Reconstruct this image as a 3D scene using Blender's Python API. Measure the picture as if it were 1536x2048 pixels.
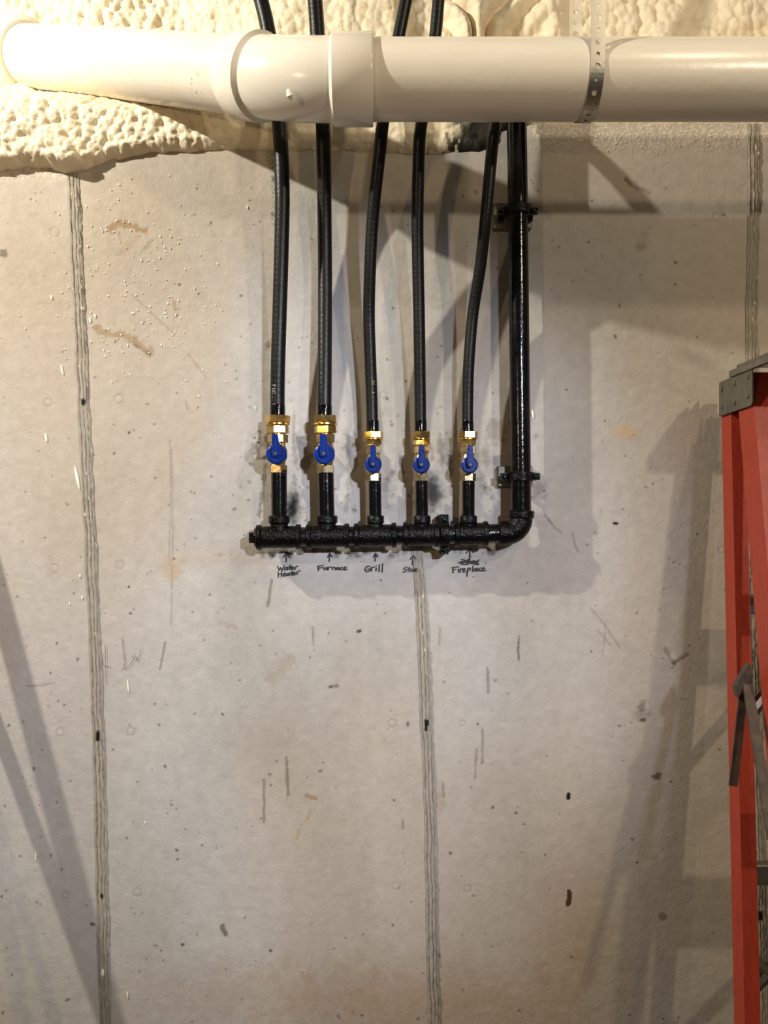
import bpy, math, random
import numpy as np
from mathutils import Vector, Matrix

# ------------------------------------------------------------------ scene reset
for o in list(bpy.data.objects):
    bpy.data.objects.remove(o)
scene = bpy.context.scene
C = scene.collection
R = random.Random(7)

# ------------------------------------------------------------------ camera
# X right, Y into the wall (concrete face at y = 0), Z up. Wall is 1.5 m from the lens.
D, F, CZ = 1.5, 1700.0, 1.55
cam_d = bpy.data.cameras.new('camera')
cam_d.sensor_fit = 'HORIZONTAL'
cam_d.sensor_width = 36.0
cam_d.lens = F / 1536 * 36
cam_d.clip_start = 0.02
cam = bpy.data.objects.new('camera', cam_d)
C.objects.link(cam)
cam.location = (0, -D, CZ)
cam.rotation_euler = (math.pi / 2, 0, 0)
scene.camera = cam

def W(px, py, s=0.0):
    """pixel of the photograph -> point standing s metres in front of the wall face"""
    k = (D - s) / F
    return Vector(((px - 768) * k, -s, CZ - (py - 1024) * k))

def M(px, s=0.0):
    return px * (D - s) / F

# ------------------------------------------------------------------ world, lights, exposure
world = bpy.data.worlds.new('basement_ambience')
scene.world = world
world.use_nodes = True
bg = world.node_tree.nodes['Background']
bg.inputs[0].default_value = (1.0, 0.93, 0.84, 1)
bg.inputs[1].default_value = 0.03

def bulb(name, loc, power, col, rad):
    d = bpy.data.lights.new(name, 'POINT')
    d.energy = power
    d.color = col
    d.shadow_soft_size = rad
    o = bpy.data.objects.new(name, d)
    C.objects.link(o)
    o.location = loc
    return o
bulb('bulb_left', (-1.5, -0.85, 2.80), 78, (1.0, 0.93, 0.80), 0.022)
bulb('work_lamp', (-0.88, -1.62, 1.86), 6, (1.0, 0.68, 0.36), 0.022)
bulb('bulb_right', (1.10, -1.62, 2.50), 16, (1.0, 0.86, 0.66), 0.03)
bulb('added_soft_bulb', (0.82, -1.15, 2.94), 8, (1.0, 0.82, 0.58), 0.03)  # second half of the right bulb, added for softer overlapping shadows

BEAM = 0.0
def flood(name, loc, target, power, col, half_deg, rad):
    """cool fill spot added to brighten the wall; noise makes its beam uneven"""
    d = bpy.data.lights.new(name, 'SPOT')
    d.energy = power; d.color = col; d.shadow_soft_size = rad
    d.spot_size = math.radians(half_deg*2); d.spot_blend = 1.0
    o = bpy.data.objects.new(name, d)
    C.objects.link(o)
    o.location = loc
    o.rotation_euler = (Vector(target)-Vector(loc)).to_track_quat('-Z', 'Y').to_euler()
    d.use_nodes = True
    nt = d.node_tree
    em = nt.nodes['Emission']
    tc = nt.nodes.new('ShaderNodeTexCoord')
    mp = nt.nodes.new('ShaderNodeMapping')
    mp.inputs['Rotation'].default_value = (0, 0, math.radians(-28))
    mp.inputs['Scale'].default_value = (13.0, 4.0, 4.0)
    mp.inputs['Location'].default_value = (BEAM, 1.7, 0.0)
    n = nt.nodes.new('ShaderNodeTexNoise')
    n.inputs['Scale'].default_value = 1.0; n.inputs['Detail'].default_value = 1.5
    mr = nt.nodes.new('ShaderNodeMapRange')
    mr.inputs['From Min'].default_value = 0.36; mr.inputs['From Max'].default_value = 0.64
    mr.inputs['To Min'].default_value = 0.62; mr.inputs['To Max'].default_value = 1.3
    nt.links.new(tc.outputs['Normal'], mp.inputs['Vector'])
    nt.links.new(mp.outputs['Vector'], n.inputs['Vector'])
    nt.links.new(n.outputs['Fac'], mr.inputs['Value'])
    nt.links.new(mr.outputs['Result'], em.inputs['Strength'])
    return o
flood('cool_fill_spot', (0.88, -2.45, 2.12), (-0.17, 0, 1.34), 112, (0.78, 0.83, 1.0), 17, 0.05)  # added fill light without a known fitting, brightens the middle of the wall

vs = scene.view_settings
vs.view_transform = 'Standard'
vs.look = 'None'
vs.gamma = 1.0
vs.use_curve_mapping = False
vs.exposure = 1.16

# ------------------------------------------------------------------ helpers
def srgb(r, g, b):
    f = lambda c: (c / 255 / 12.92) if c / 255 <= 0.04045 else ((c / 255 + 0.055) / 1.055) ** 2.4
    return (f(r), f(g), f(b))

class MB:
    """collects shapes; build() links them as ONE mesh object"""
    def __init__(self):
        self.v, self.f = [], []
    def add(self, vs_, fs_):
        n = len(self.v)
        self.v += [tuple(p) for p in vs_]
        self.f += [tuple(i + n for i in f) for f in fs_]
        return self
    def box(self, lo, hi, mat=None):
        x0, y0, z0 = lo; x1, y1, z1 = hi
        p = [(x0,y0,z0),(x1,y0,z0),(x1,y1,z0),(x0,y1,z0),(x0,y0,z1),(x1,y0,z1),(x1,y1,z1),(x0,y1,z1)]
        if mat: p = [mat @ Vector(q) for q in p]
        return self.add(p, [(0,3,2,1),(4,5,6,7),(0,1,5,4),(1,2,6,5),(2,3,7,6),(3,0,4,7)])
    def rbox(self, lo, hi, b, mat=None):
        """box with chamfered edges"""
        x0,y0,z0 = lo; x1,y1,z1 = hi
        pts = []
        for sx in (0,1):
            for sy in (0,1):
                for sz in (0,1):
                    X = (x0,x1)[sx]; Y = (y0,y1)[sy]; Z = (z0,z1)[sz]
                    dx = b if sx == 0 else -b; dy = b if sy == 0 else -b; dz = b if sz == 0 else -b
                    pts += [(X, Y+dy, Z+dz), (X+dx, Y, Z+dz), (X+dx, Y+dy, Z)]
        if mat: pts = [mat @ Vector(q) for q in pts]
        I = lambda sx, sy, sz, a: ((sx*2+sy)*2+sz)*3 + a
        fs = []
        for s in (0,1):
            fs.append((I(s,0,0,0),I(s,1,0,0),I(s,1,1,0),I(s,0,1,0)))
            fs.append((I(0,s,0,1),I(1,s,0,1),I(1,s,1,1),I(0,s,1,1)))
            fs.append((I(0,0,s,2),I(1,0,s,2),I(1,1,s,2),I(0,1,s,2)))
        for a in (0,1):
            for c in (0,1):
                fs.append((I(a,c,0,0),I(a,c,1,0),I(a,c,1,1),I(a,c,0,1)))
                fs.append((I(a,0,c,0),I(a,1,c,0),I(a,1,c,2),I(a,0,c,2)))
                fs.append((I(0,a,c,1),I(1,a,c,1),I(1,a,c,2),I(0,a,c,2)))
        for sx in (0,1):
            for sy in (0,1):
                for sz in (0,1):
                    fs.append((I(sx,sy,sz,0),I(sx,sy,sz,1),I(sx,sy,sz,2)))
        return self.add(pts, fs)
    def lathe(self, a, b, prof, n=24, rot=0.0, cap=True):
        """prof: list of (t along a->b in metres, radius)"""
        a = Vector(a); b = Vector(b)
        d = (b - a).normalized()
        u = d.cross(Vector((0, 1, 0)))
        if u.length < 1e-3: u = d.cross(Vector((1, 0, 0)))
        u.normalize(); w = d.cross(u)
        vs_, fs_ = [], []
        for t, r in prof:
            for i in range(n):
                an = rot + 2*math.pi*i/n
                vs_.append(a + d*t + (u*math.cos(an) + w*math.sin(an))*r)
        for k in range(len(prof)-1):
            for i in range(n):
                j = (i+1) % n
                fs_.append((k*n+i, k*n+j, (k+1)*n+j, (k+1)*n+i))
        if cap:
            fs_.append(tuple(range(n-1, -1, -1)))
            m = (len(prof)-1)*n
            fs_.append(tuple(range(m, m+n)))
        return self.add(vs_, fs_)
    def tube(self, pts, rad, n=14, cap=True):
        pts = [Vector(p) for p in pts]
        N = len(pts)
        rad = rad if isinstance(rad, (list, tuple)) else [rad]*N
        tg = [(pts[min(i+1,N-1)] - pts[max(i-1,0)]).normalized() for i in range(N)]
        ref = tg[0].cross(Vector((0,1,0)))
        if ref.length < 1e-2: ref = tg[0].cross(Vector((1,0,0)))
        ref.normalize()
        vs_, fs_ = [], []
        for i in range(N):
            ref = (ref - tg[i]*ref.dot(tg[i])).normalized()
            w = tg[i].cross(ref)
            for k in range(n):
                an = 2*math.pi*k/n
                vs_.append(pts[i] + (ref*math.cos(an) + w*math.sin(an))*rad[i])
        for i in range(N-1):
            for k in range(n):
                j = (k+1) % n
                fs_.append((i*n+k, i*n+j, (i+1)*n+j, (i+1)*n+k))
        if cap:
            fs_.append(tuple(range(n-1,-1,-1)))
            fs_.append(tuple(range((N-1)*n, N*n)))
        return self.add(vs_, fs_)
    def prism(self, poly, y0, y1, mat=None):
        """poly in x,z extruded from y0 to y1"""
        n = len(poly)
        p = [(x, y0, z) for x, z in poly] + [(x, y1, z) for x, z in poly]
        if mat: p = [mat @ Vector(q) for q in p]
        fs_ = [tuple(range(n)), tuple(range(2*n-1, n-1, -1))]
        fs_ += [(i, i+n, (i+1) % n+n, (i+1) % n) for i in range(n)]
        return self.add(p, fs_)
    def build(self, name, mat, parent=None, smooth=35, merge=0.0):
        me = bpy.data.meshes.new(name)
        me.from_pydata(self.v, [], self.f)
        me.materials.append(mat)
        import bmesh
        bm = bmesh.new(); bm.from_mesh(me)
        if merge: bmesh.ops.remove_doubles(bm, verts=bm.verts, dist=merge)
        bmesh.ops.recalc_face_normals(bm, faces=bm.faces)
        bm.to_mesh(me); bm.free()
        if smooth:
            me.polygons.foreach_set('use_smooth', [True]*len(me.polygons))
            me.set_sharp_from_angle(angle=math.radians(smooth))
        o = bpy.data.objects.new(name, me)
        C.objects.link(o)
        if parent:
            o.parent = parent
            o.matrix_parent_inverse = Matrix.Translation(-Vector(parent.location)) if parent.type == 'EMPTY' else Matrix.Identity(4)
        return o

def thing(name, label, cat, loc=(0,0,0), group=None):
    o = bpy.data.objects.new(name, None)
    o.empty_display_size = 0.05
    C.objects.link(o)
    o.location = loc
    o['label'] = label; o['category'] = cat
    if group: o['group'] = group
    return o

def spline(pts, step):
    """Catmull-Rom through Vectors, resampled about every step metres"""
    pts = [Vector(p) for p in pts]
    P = [pts[0]*2 - pts[1]] + pts + [pts[-1]*2 - pts[-2]]
    out = []
    for i in range(1, len(P)-2):
        a, b, c, d = P[i-1], P[i], P[i+1], P[i+2]
        n = max(2, int((c-b).length/step))
        for k in range(n):
            t = k/n
            out.append(0.5*((2*b) + (c-a)*t + (2*a-5*b+4*c-d)*t*t + (3*b-a-3*c+d)*t**3))
    out.append(pts[-1])
    return out

# numpy noise -----------------------------------------------------------------
def vnoise(x, y, seed=0):
    rs = np.random.RandomState(seed)
    T = rs.rand(256, 256).astype(np.float32)
    xi = np.floor(x).astype(np.int64); yi = np.floor(y).astype(np.int64)
    fx = x - xi; fy = y - yi
    fx = fx*fx*(3-2*fx); fy = fy*fy*(3-2*fy)
    g = lambda a, b: T[a & 255, b & 255]
    return ((g(xi,yi)*(1-fx)+g(xi+1,yi)*fx)*(1-fy) + (g(xi,yi+1)*(1-fx)+g(xi+1,yi+1)*fx)*fy)
def fbm(x, y, oct=4, seed=0):
    s = 0; a = 0.5; t = 0
    for k in range(oct):
        s = s + a*vnoise(x*2**k, y*2**k, seed+k); t += a; a *= 0.5
    return s/t
def cell(x, y, seed=0):
    """distance to nearest jittered point, in cells"""
    rs = np.random.RandomState(seed)
    JX = rs.rand(256, 256).astype(np.float32); JY = rs.rand(256, 256).astype(np.float32)
    xi = np.floor(x).astype(np.int64); yi = np.floor(y).astype(np.int64)
    best = np.full(x.shape, 9.0)
    for dx in (-1,0,1):
        for dy in (-1,0,1):
            a = xi+dx; b = yi+dy
            d = (a + JX[a & 255, b & 255] - x)**2 + (b + JY[a & 255, b & 255] - y)**2
            best = np.minimum(best, d)
    return np.sqrt(best)
def sstep(a, b, x):
    t = np.clip((x-a)/(b-a), 0, 1)
    return t*t*(3-2*t)

def grid_mesh(name, X, Y, Z, col, mat, extra=None):
    h, w = X.shape
    nv = h*w
    co = np.stack([X, Y, Z], -1).reshape(-1, 3).astype(np.float32)
    idx = np.arange(nv).reshape(h, w)
    q = np.stack([idx[:-1,:-1], idx[:-1,1:], idx[1:,1:], idx[1:,:-1]], -1).reshape(-1, 4)
    if extra:
        ev, ef = extra
        q = np.concatenate([q, np.array(ef)+nv]); co = np.concatenate([co, np.array(ev, np.float32)])
    me = bpy.data.meshes.new(name)
    me.vertices.add(len(co)); me.vertices.foreach_set('co', co.ravel())
    me.loops.add(q.size); me.loops.foreach_set('vertex_index', q.ravel().astype(np.int32))
    me.polygons.add(len(q))
    me.polygons.foreach_set('loop_start', np.arange(0, q.size, 4, dtype=np.int32))
    me.polygons.foreach_set('loop_total', np.full(len(q), 4, np.int32))
    me.update(calc_edges=True)
    me.polygons.foreach_set('use_smooth', [True]*len(q))
    a = me.color_attributes.new('painted_tone', 'FLOAT_COLOR', 'POINT')
    c4 = np.ones((len(co), 4), np.float32); c4[:, :3] = 0.4
    c4[:nv, :3] = col.reshape(-1, 3)
    a.data.foreach_set('color', c4.ravel())
    me.materials.append(mat)
    o = bpy.data.objects.new(name, me)
    C.objects.link(o)
    return o

# ------------------------------------------------------------------ materials
def new_mat(name, col=(0.5,0.5,0.5), rough=0.5, metal=0.0, spec=0.5):
    m = bpy.data.materials.new(name); m.use_nodes = True
    b = m.node_tree.nodes['Principled BSDF']
    b.inputs['Base Color'].default_value = (*col, 1)
    b.inputs['Roughness'].default_value = rough
    b.inputs['Metallic'].default_value = metal
    b.inputs['Specular IOR Level'].default_value = spec
    return m, m.node_tree, b

def noise_node(nt, scale, detail=4, rough=0.6, stretch=None):
    tc = nt.nodes.new('ShaderNodeTexCoord')
    n = nt.nodes.new('ShaderNodeTexNoise')
    n.inputs['Scale'].default_value = scale
    n.inputs['Detail'].default_value = detail
    n.inputs['Roughness'].default_value = rough
    if stretch:
        mp = nt.nodes.new('ShaderNodeMapping'); mp.inputs['Scale'].default_value = stretch
        nt.links.new(tc.outputs['Object'], mp.inputs['Vector']); nt.links.new(mp.outputs['Vector'], n.inputs['Vector'])
    else:
        nt.links.new(tc.outputs['Object'], n.inputs['Vector'])
    return n
def ramp(nt, src, stops):
    r = nt.nodes.new('ShaderNodeValToRGB')
    while len(r.color_ramp.elements) < len(stops): r.color_ramp.elements.new(0.5)
    for e, (p, c) in zip(r.color_ramp.elements, stops):
        e.position = p; e.color = (*c, 1)
    nt.links.new(src, r.inputs['Fac'])
    return r
def bump(nt, b, src, dist, strength=1.0):
    bp = nt.nodes.new('ShaderNodeBump')
    bp.inputs['Distance'].default_value = dist; bp.inputs['Strength'].default_value = strength
    nt.links.new(src, bp.inputs['Height']); nt.links.new(bp.outputs['Normal'], b.inputs['Normal'])
def mul(nt, a, c, fac=1.0):
    m = nt.nodes.new('ShaderNodeMix'); m.data_type = 'RGBA'; m.blend_type = 'MULTIPLY'
    m.inputs[0].default_value = fac
    nt.links.new(a, m.inputs[6]); nt.links.new(c, m.inputs[7])
    return m.outputs[2]

def varied(name, c0, c1, rough, scale=12, metal=0.0, bumpd=0.0, bscale=200, spec=0.5, rr=None, stretch=None):
    m, nt, b = new_mat(name, c0, rough, metal, spec)
    n = noise_node(nt, scale, 5, 0.65, stretch)
    r = ramp(nt, n.outputs['Fac'], [(0.32, c0), (0.68, c1)])
    nt.links.new(r.outputs['Color'], b.inputs['Base Color'])
    if rr:
        r2 = ramp(nt, n.outputs['Fac'], [(0.3, (rr[0],)*3), (0.7, (rr[1],)*3)])
        nt.links.new(r2.outputs['Color'], b.inputs['Roughness'])
    if bumpd:
        n2 = noise_node(nt, bscale, 3)
        bump(nt, b, n2.outputs['Fac'], bumpd)
    return m

def painted_attr(name, rough, bscale, bdist, fine):
    m, nt, b = new_mat(name, rough=rough, spec=0.2)
    at = nt.nodes.new('ShaderNodeAttribute'); at.attribute_name = 'painted_tone'
    n = noise_node(nt, fine, 6, 0.7)
    r = ramp(nt, n.outputs['Fac'], [(0.25, (0.86,0.86,0.85)), (0.75, (1.08,1.08,1.08))])
    nt.links.new(mul(nt, at.outputs['Color'], r.outputs['Color']), b.inputs['Base Color'])
    n2 = noise_node(nt, bscale, 5, 0.7)
    bump(nt, b, n2.outputs['Fac'], bdist)
    return m
concrete = painted_attr('poured_concrete', 0.62, 160, 0.0008, 45)
foam_mat = painted_attr('spray_foam', 0.45, 220, 0.0015, 30)
foam_white = varied('dried_foam_drop', srgb(246,240,222), srgb(232,222,196), 0.45, 60)
floor_mat = varied('floor_concrete', srgb(92,84,74), srgb(70,64,57), 0.8, 5, bumpd=0.001)
pvc = varied('white_pvc', srgb(233,227,214), srgb(224,216,200), 0.28, 6, bumpd=0.0003, bscale=60, stretch=(1,6,6))
def pvc_dirt(m, spots):
    nt = m.node_tree; b = nt.nodes['Principled BSDF']
    src = b.inputs['Base Color'].links[0].from_socket
    n = noise_node(nt, 130, 3, 0.6)
    th = nt.nodes.new('ShaderNodeMapRange'); th.inputs['From Min'].default_value = 0.60; th.inputs['From Max'].default_value = 0.68
    nt.links.new(n.outputs['Fac'], th.inputs['Value'])
    acc = None
    for p, r in spots:
        tc = nt.nodes.new('ShaderNodeTexCoord'); d = nt.nodes.new('ShaderNodeVectorMath'); d.operation = 'DISTANCE'
        d.inputs[1].default_value = p; nt.links.new(tc.outputs['Object'], d.inputs[0])
        mr = nt.nodes.new('ShaderNodeMapRange'); mr.inputs['From Min'].default_value = r; mr.inputs['From Max'].default_value = r*0.6
        nt.links.new(d.outputs['Value'], mr.inputs['Value'])
        mm = nt.nodes.new('ShaderNodeMath'); mm.operation = 'MULTIPLY'
        nt.links.new(mr.outputs['Result'], mm.inputs[0]); nt.links.new(th.outputs['Result'], mm.inputs[1])
        if acc is None: acc = mm.outputs[0]
        else:
            ad = nt.nodes.new('ShaderNodeMath'); ad.operation = 'MAXIMUM'
            nt.links.new(acc, ad.inputs[0]); nt.links.new(mm.outputs[0], ad.inputs[1]); acc = ad.outputs[0]
    mx = nt.nodes.new('ShaderNodeMix'); mx.data_type = 'RGBA'
    nt.links.new(acc, mx.inputs[0]); nt.links.new(src, mx.inputs[6]); mx.inputs[7].default_value = (*srgb(168,132,90), 1)
    nt.links.new(mx.outputs[2], b.inputs['Base Color'])
pvc_dirt(pvc, [((-0.287,-0.165,2.225), 0.032)])
pvc_hub = varied('white_pvc_fitting', srgb(235,230,219), srgb(230,223,209), 0.2, 9)
black_paint = varied('gloss_black_paint', srgb(6,6,7), srgb(11,11,12), 0.22, 30, bumpd=0.001, bscale=170, rr=(0.12,0.3))
black_pipe = varied('gloss_black_pipe', srgb(6,6,7), srgb(10,10,11), 0.16, 30, bumpd=0.0004, bscale=120, rr=(0.1,0.2), spec=0.4)
cast_black = varied('black_malleable_iron', srgb(5,5,5), srgb(11,10,10), 0.3, 60, bumpd=0.002, bscale=190, rr=(0.16,0.34), spec=0.18)
hose_mat = varied('black_hose_jacket', srgb(9,10,10), srgb(15,16,15), 0.38, 25, bumpd=0.0004, bscale=300, spec=0.32)
brass = varied('yellow_brass', srgb(226,194,124), srgb(208,170,96), 0.2, 40, metal=1.0, bumpd=0.0006, bscale=60, rr=(0.16,0.32))
nickel = varied('nickel_brass', srgb(206,188,150), srgb(180,158,118), 0.27, 60, metal=1.0, bumpd=0.0006, bscale=60, rr=(0.22,0.4))
steel = varied('galvanised_steel', srgb(178,176,168), srgb(140,138,130), 0.38, 40, metal=1.0, rr=(0.3,0.5))
plate_steel = varied('dull_grey_plate', srgb(128,124,112), srgb(102,98,88), 0.5, 50, metal=0.6, bumpd=0.0003)
strap_steel = varied('bright_strap_steel', srgb(196,192,182), srgb(168,164,154), 0.36, 60, metal=1.0, rr=(0.32,0.42))
spread_steel = varied('brown_grey_bar', srgb(92,82,70), srgb(66,58,50), 0.5, 60, metal=0.4)
blue = varied('blue_vinyl', srgb(13,46,124), srgb(10,38,108), 0.25, 60, bumpd=0.0002, bscale=250, spec=0.3)
dark = new_mat('near_black', srgb(14,14,16), 0.5)[0]  # near-black for the ladder feet and the painted shade of the screw recess
orange = varied('orange_fibreglass', srgb(174,62,38), srgb(150,50,31), 0.45, 30, bumpd=0.0003, bscale=300, stretch=(8,8,1))
marker = new_mat('black_marker', srgb(18,17,18), 0.6)[0]
pencil = new_mat('pencil_grey', srgb(128,120,108), 0.8)[0]
print_grey = new_mat('grey_print', srgb(150,150,146), 0.6)[0]
print_yellow = new_mat('yellow_print', srgb(160,140,60), 0.6)[0]
old_boards = varied('dark_old_boards', srgb(58,53,48), srgb(44,40,36), 0.85, 6, stretch=(1,10,1))
wood = varied('raw_pine', srgb(190,150,100), srgb(165,122,76), 0.7, 8, stretch=(10,10,1))

# ------------------------------------------------------------------ concrete wall (real relief + stains, painted shade and warm tints on a fine grid)
WALL_TOP = 2.238
def build_wall():
    x_in = np.arange(-0.74, 0.741, 0.0019); z_in = np.arange(0.60, WALL_TOP, 0.0019)
    xs = np.concatenate([np.linspace(-3.2, -0.76, 40), x_in, np.linspace(0.76, 3.2, 40)])
    zs = np.concatenate([np.linspace(0, 0.58, 14), z_in])
    X, Z = np.meshgrid(xs, zs)
    PX = 768 + X*F/D; PY = 1024 - (Z - CZ)*F/D
    Y = np.zeros_like(X)
    base = np.array(srgb(184, 179, 171))
    n1 = fbm(X*3+9, Z*3, 5, 1); n2 = fbm(X*14, Z*14+5, 4, 11); n3 = fbm(X*2.2+3, Z*1.1+7, 4, 21)
    n4 = fbm(X*90, Z*90, 3, 5)
    col = base[None,None,:]*(0.88 + 0.22*n1 + 0.09*(n2-0.5) + 0.10*(n4-0.5))[..., None]
    warm = sstep(0.46, 0.68, n3)[..., None]*0.28                          # tan mottling
    col = col*(1-warm) + np.array(srgb(176,148,106))*warm
    grey = sstep(0.5, 0.75, fbm(X*5+31, Z*3+2, 4, 41))[..., None]*0.16
    col = col*(1-grey) + np.array(srgb(150,146,140))*grey
    Y += 0.0011*(fbm(X*4, Z*4, 4, 71)-0.5) + 0.0005*(n4-0.5)
    wob = fbm(PX/7, PY/7, 3, 51) - 0.5
    wob2 = fbm(PX/22, PY/22, 3, 61) - 0.5
    def put(mask, c, a):
        nonlocal col
        m = (mask*a)[..., None]
        col = col*(1-m) + np.array(srgb(*c))*m
    def sub(x0, x1, y0, y1):
        ix = np.where((PX[0] >= x0) & (PX[0] <= x1))[0]; iz = np.where((PY[:,0] >= y0) & (PY[:,0] <= y1))[0]
        if len(ix) == 0 or len(iz) == 0: return None
        return (slice(iz[0], iz[-1]+1), slice(ix[0], ix[-1]+1))
    def stroke(pts, w, c, a, soft=0.5, rag=1.0, relief=0.0):
        xs_ = [p[0] for p in pts]; ys_ = [p[1] for p in pts]
        s = sub(min(xs_)-w*2-6, max(xs_)+w*2+6, min(ys_)-w*2-6, max(ys_)+w*2+6)
        if s is None: return
        px, py = PX[s], PY[s]
        d = np.full(px.shape, 1e6)
        for (ax, ay), (bx, by) in zip(pts[:-1], pts[1:]):
            vx, vy = bx-ax, by-ay; L = max(vx*vx+vy*vy, 1e-6)
            t = np.clip(((px-ax)*vx+(py-ay)*vy)/L, 0, 1)
            d = np.minimum(d, np.hypot(px-ax-t*vx, py-ay-t*vy))
        d = d + wob[s]*w*rag
        m = 1 - sstep(w*0.5*(1-soft), w*0.5*(1+soft)+0.8, d)
        mm = (m*a)[..., None]
        col[s] = col[s]*(1-mm) + np.array(srgb(*c))*mm
        if relief: Y[s] -= relief*m
    def blot(cx, cy, rx, ry, c, a, soft=0.8, rag=0.8):
        s = sub(cx-rx*2.2-4, cx+rx*2.2+4, cy-ry*2.2-4, cy+ry*2.2+4)
        if s is None: return
        d = np.hypot((PX[s]-cx)/rx, (PY[s]-cy)/ry) + (wob[s]+wob2[s])*rag
        m = 1 - sstep(1-soft, 1+soft*0.6, d)
        mm = (m*a)[..., None]
        col[s] = col[s]*(1-mm) + np.array(srgb(*c))*mm
    def ring(cx, cy, r, a=0.35):
        s = sub(cx-r*2, cx+r*2, cy-r*2, cy+r*2)
        if s is None: return
        d = np.hypot(PX[s]-cx, PY[s]-cy)
        m = np.exp(-((d-r)/1.3)**2)
        mm = (m*a)[..., None]
        col[s] = col[s]*(1-mm) + np.array(srgb(112,104,92))*mm
        Y[s] += 0.0006*m
    MUD, GREY, DK, BLK, TAN = (152,122,80), (112,103,90), (66,58,48), (18,18,18), (178,148,100)
    # mud smears, upper left
    stroke([(222,454),(234,446),(260,450),(288,462)], 11, MUD, .75, .3, 1.2); stroke([(218,455),(221,468),(228,466)], 3, MUD, .5)
    stroke([(238,464),(240,481)], 5, MUD, .5); stroke([(274,474),(238,508)], 10, MUD, .3, .9); stroke([(304,480),(282,505)], 5, GREY, .3)
    stroke([(195,657),(215,669),(245,670),(270,682),(290,696),(302,709)], 14, MUD, .62, .4, 1.3); stroke([(268,690),(300,708)], 5, DK, .4)
    stroke([(348,603),(351,619)], 6, MUD, .6); stroke([(350,620),(345,690)], 2.5, MUD, .3)
    stroke([(262,588),(300,622),(347,668)], 2, GREY, .4); stroke([(376,708),(395,732),(412,755)], 3, MUD, .5)
    stroke([(1254,360),(1266,373),(1300,386)], 6, GREY, .5, .6); stroke([(1252,358),(1258,368)], 6, DK, .5)
    # run marks
    for p, w, a in [([(543,1160),(536,1212)],5,.6), ([(330,1285),(320,1338)],4,.55), ([(573,1515),(576,1590)],5,.6),
                    ([(528,1560),(528,1643)],4.5,.55), ([(625,1255),(627,1290)],4,.5), ([(975,1335),(976,1385)],4.5,.55),
                    ([(965,1460),(965,1525)],3.5,.5), ([(953,1500),(950,1555)],3.5,.5), ([(885,1565),(888,1592)],4,.5),
                    ([(340,880),(341,1010),(338,1130)],2,.3), ([(343,900),(346,1060),(342,1250)],2,.35), ([(880,1255),(879,1290)],3,.4),
                    ([(806,1640),(806,1656)],3,.6), ([(1038,1272),(1036,1300),(1038,1320)],3,.8), ([(371,803),(376,818)],3,.4),
                    ([(1180,1215),(1210,1250),(1240,1296)],2.2,.4), ([(1195,1262),(1222,1290)],2,.4), ([(1212,1240),(1206,1310)],2,.3),
                    ([(1090,1030),(1106,1050)],3.5,.6), ([(1108,1055),(1122,1064)],3,.4), ([(1145,1066),(1150,1090),(1156,1102)],4,.4)]:
        stroke(p, w, (96,86,72), a, .5, .8)
    for p in [([(1138,1783),(1139,1796),(1136,1808)],7), ([(1137,1588),(1136,1596)],6), ([(1229,1046),(1233,1047)],5)]:
        stroke(p[0], p[1]+1.5, (12,11,10), 1.0, .2, .5)
    # dirty runs, overspray, painted valve shadows and soft grey blots around the valves
    for p, w, a in [([(520,862),(519,890),(516,916)],8,.55), ([(531,928),(526,980),(519,1030)],7,.6), ([(508,893),(494,916)],10,.4),
                    ([(506,905),(504,930)],7,.4), ([(588,825),(586,880),(590,925)],6,.38), ([(588,950),(592,985)],6,.35),
                    ([(612,880),(620,930)],14,.25), ([(694,870),(700,960),(692,1020)],9,.3), ([(712,870),(716,905)],6,.35),
                    ([(800,905),(808,960)],9,.22), ([(878,878),(884,930)],8,.4), ([(902,905),(905,945)],8,.4), ([(860,895),(866,915)],9,.4),
                    ([(968,900),(975,930)],10,.3), ([(960,955),(975,990)],14,.25)]:
        stroke(p, w, (88,78,62), a, .6, 1.4)
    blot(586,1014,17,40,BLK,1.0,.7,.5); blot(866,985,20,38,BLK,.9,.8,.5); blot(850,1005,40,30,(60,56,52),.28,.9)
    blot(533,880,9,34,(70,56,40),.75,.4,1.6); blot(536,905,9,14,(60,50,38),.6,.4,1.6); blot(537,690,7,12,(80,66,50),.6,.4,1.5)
    blot(607,900,22,40,(84,74,62),.30,.7); blot(690,905,16,40,(84,74,62),.28,.7); blot(775,985,20,34,(70,62,52),.3,.7)  # soft dark blots painted where the valves' shadows fall
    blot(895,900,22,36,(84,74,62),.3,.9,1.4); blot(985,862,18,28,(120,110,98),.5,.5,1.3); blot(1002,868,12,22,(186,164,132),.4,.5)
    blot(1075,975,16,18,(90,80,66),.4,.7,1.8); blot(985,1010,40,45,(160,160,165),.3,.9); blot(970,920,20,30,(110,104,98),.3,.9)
    for k in range(60):                                                     # black spatter along hose 1 and the manifold
        stroke([(R.uniform(543,552), R.uniform(300,450)), ]*2, R.uniform(1.5,4), (50,44,36), .5)
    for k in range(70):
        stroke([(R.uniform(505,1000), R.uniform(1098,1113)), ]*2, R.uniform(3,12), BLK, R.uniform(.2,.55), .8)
    for k in range(90):
        stroke([(R.uniform(480,1090), R.uniform(800,1030)), ]*2, R.uniform(2,7), (80,68,52), R.uniform(.25,.6), .5, 1.5)
    # odd marks
    stroke([(1330,1299),(1348,1326)], 8, GREY, .55); stroke([(1348,1326),(1376,1308)], 6, (90,82,70), .6); blot(1346,1312,8,8,(206,198,186),.6)
    blot(1285,1410,12,10,(86,80,70),.6,.5,1.4); blot(1283,1430,20,12,(96,88,76),.35,.8,1.6); blot(1287,1440,7,5,(50,44,38),.7,.4)
    blot(1316,1553,9,9,(60,54,46),.75,.35,1.3); blot(1327,1834,8,6,(80,72,62),.6,.4,1.3)
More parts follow.
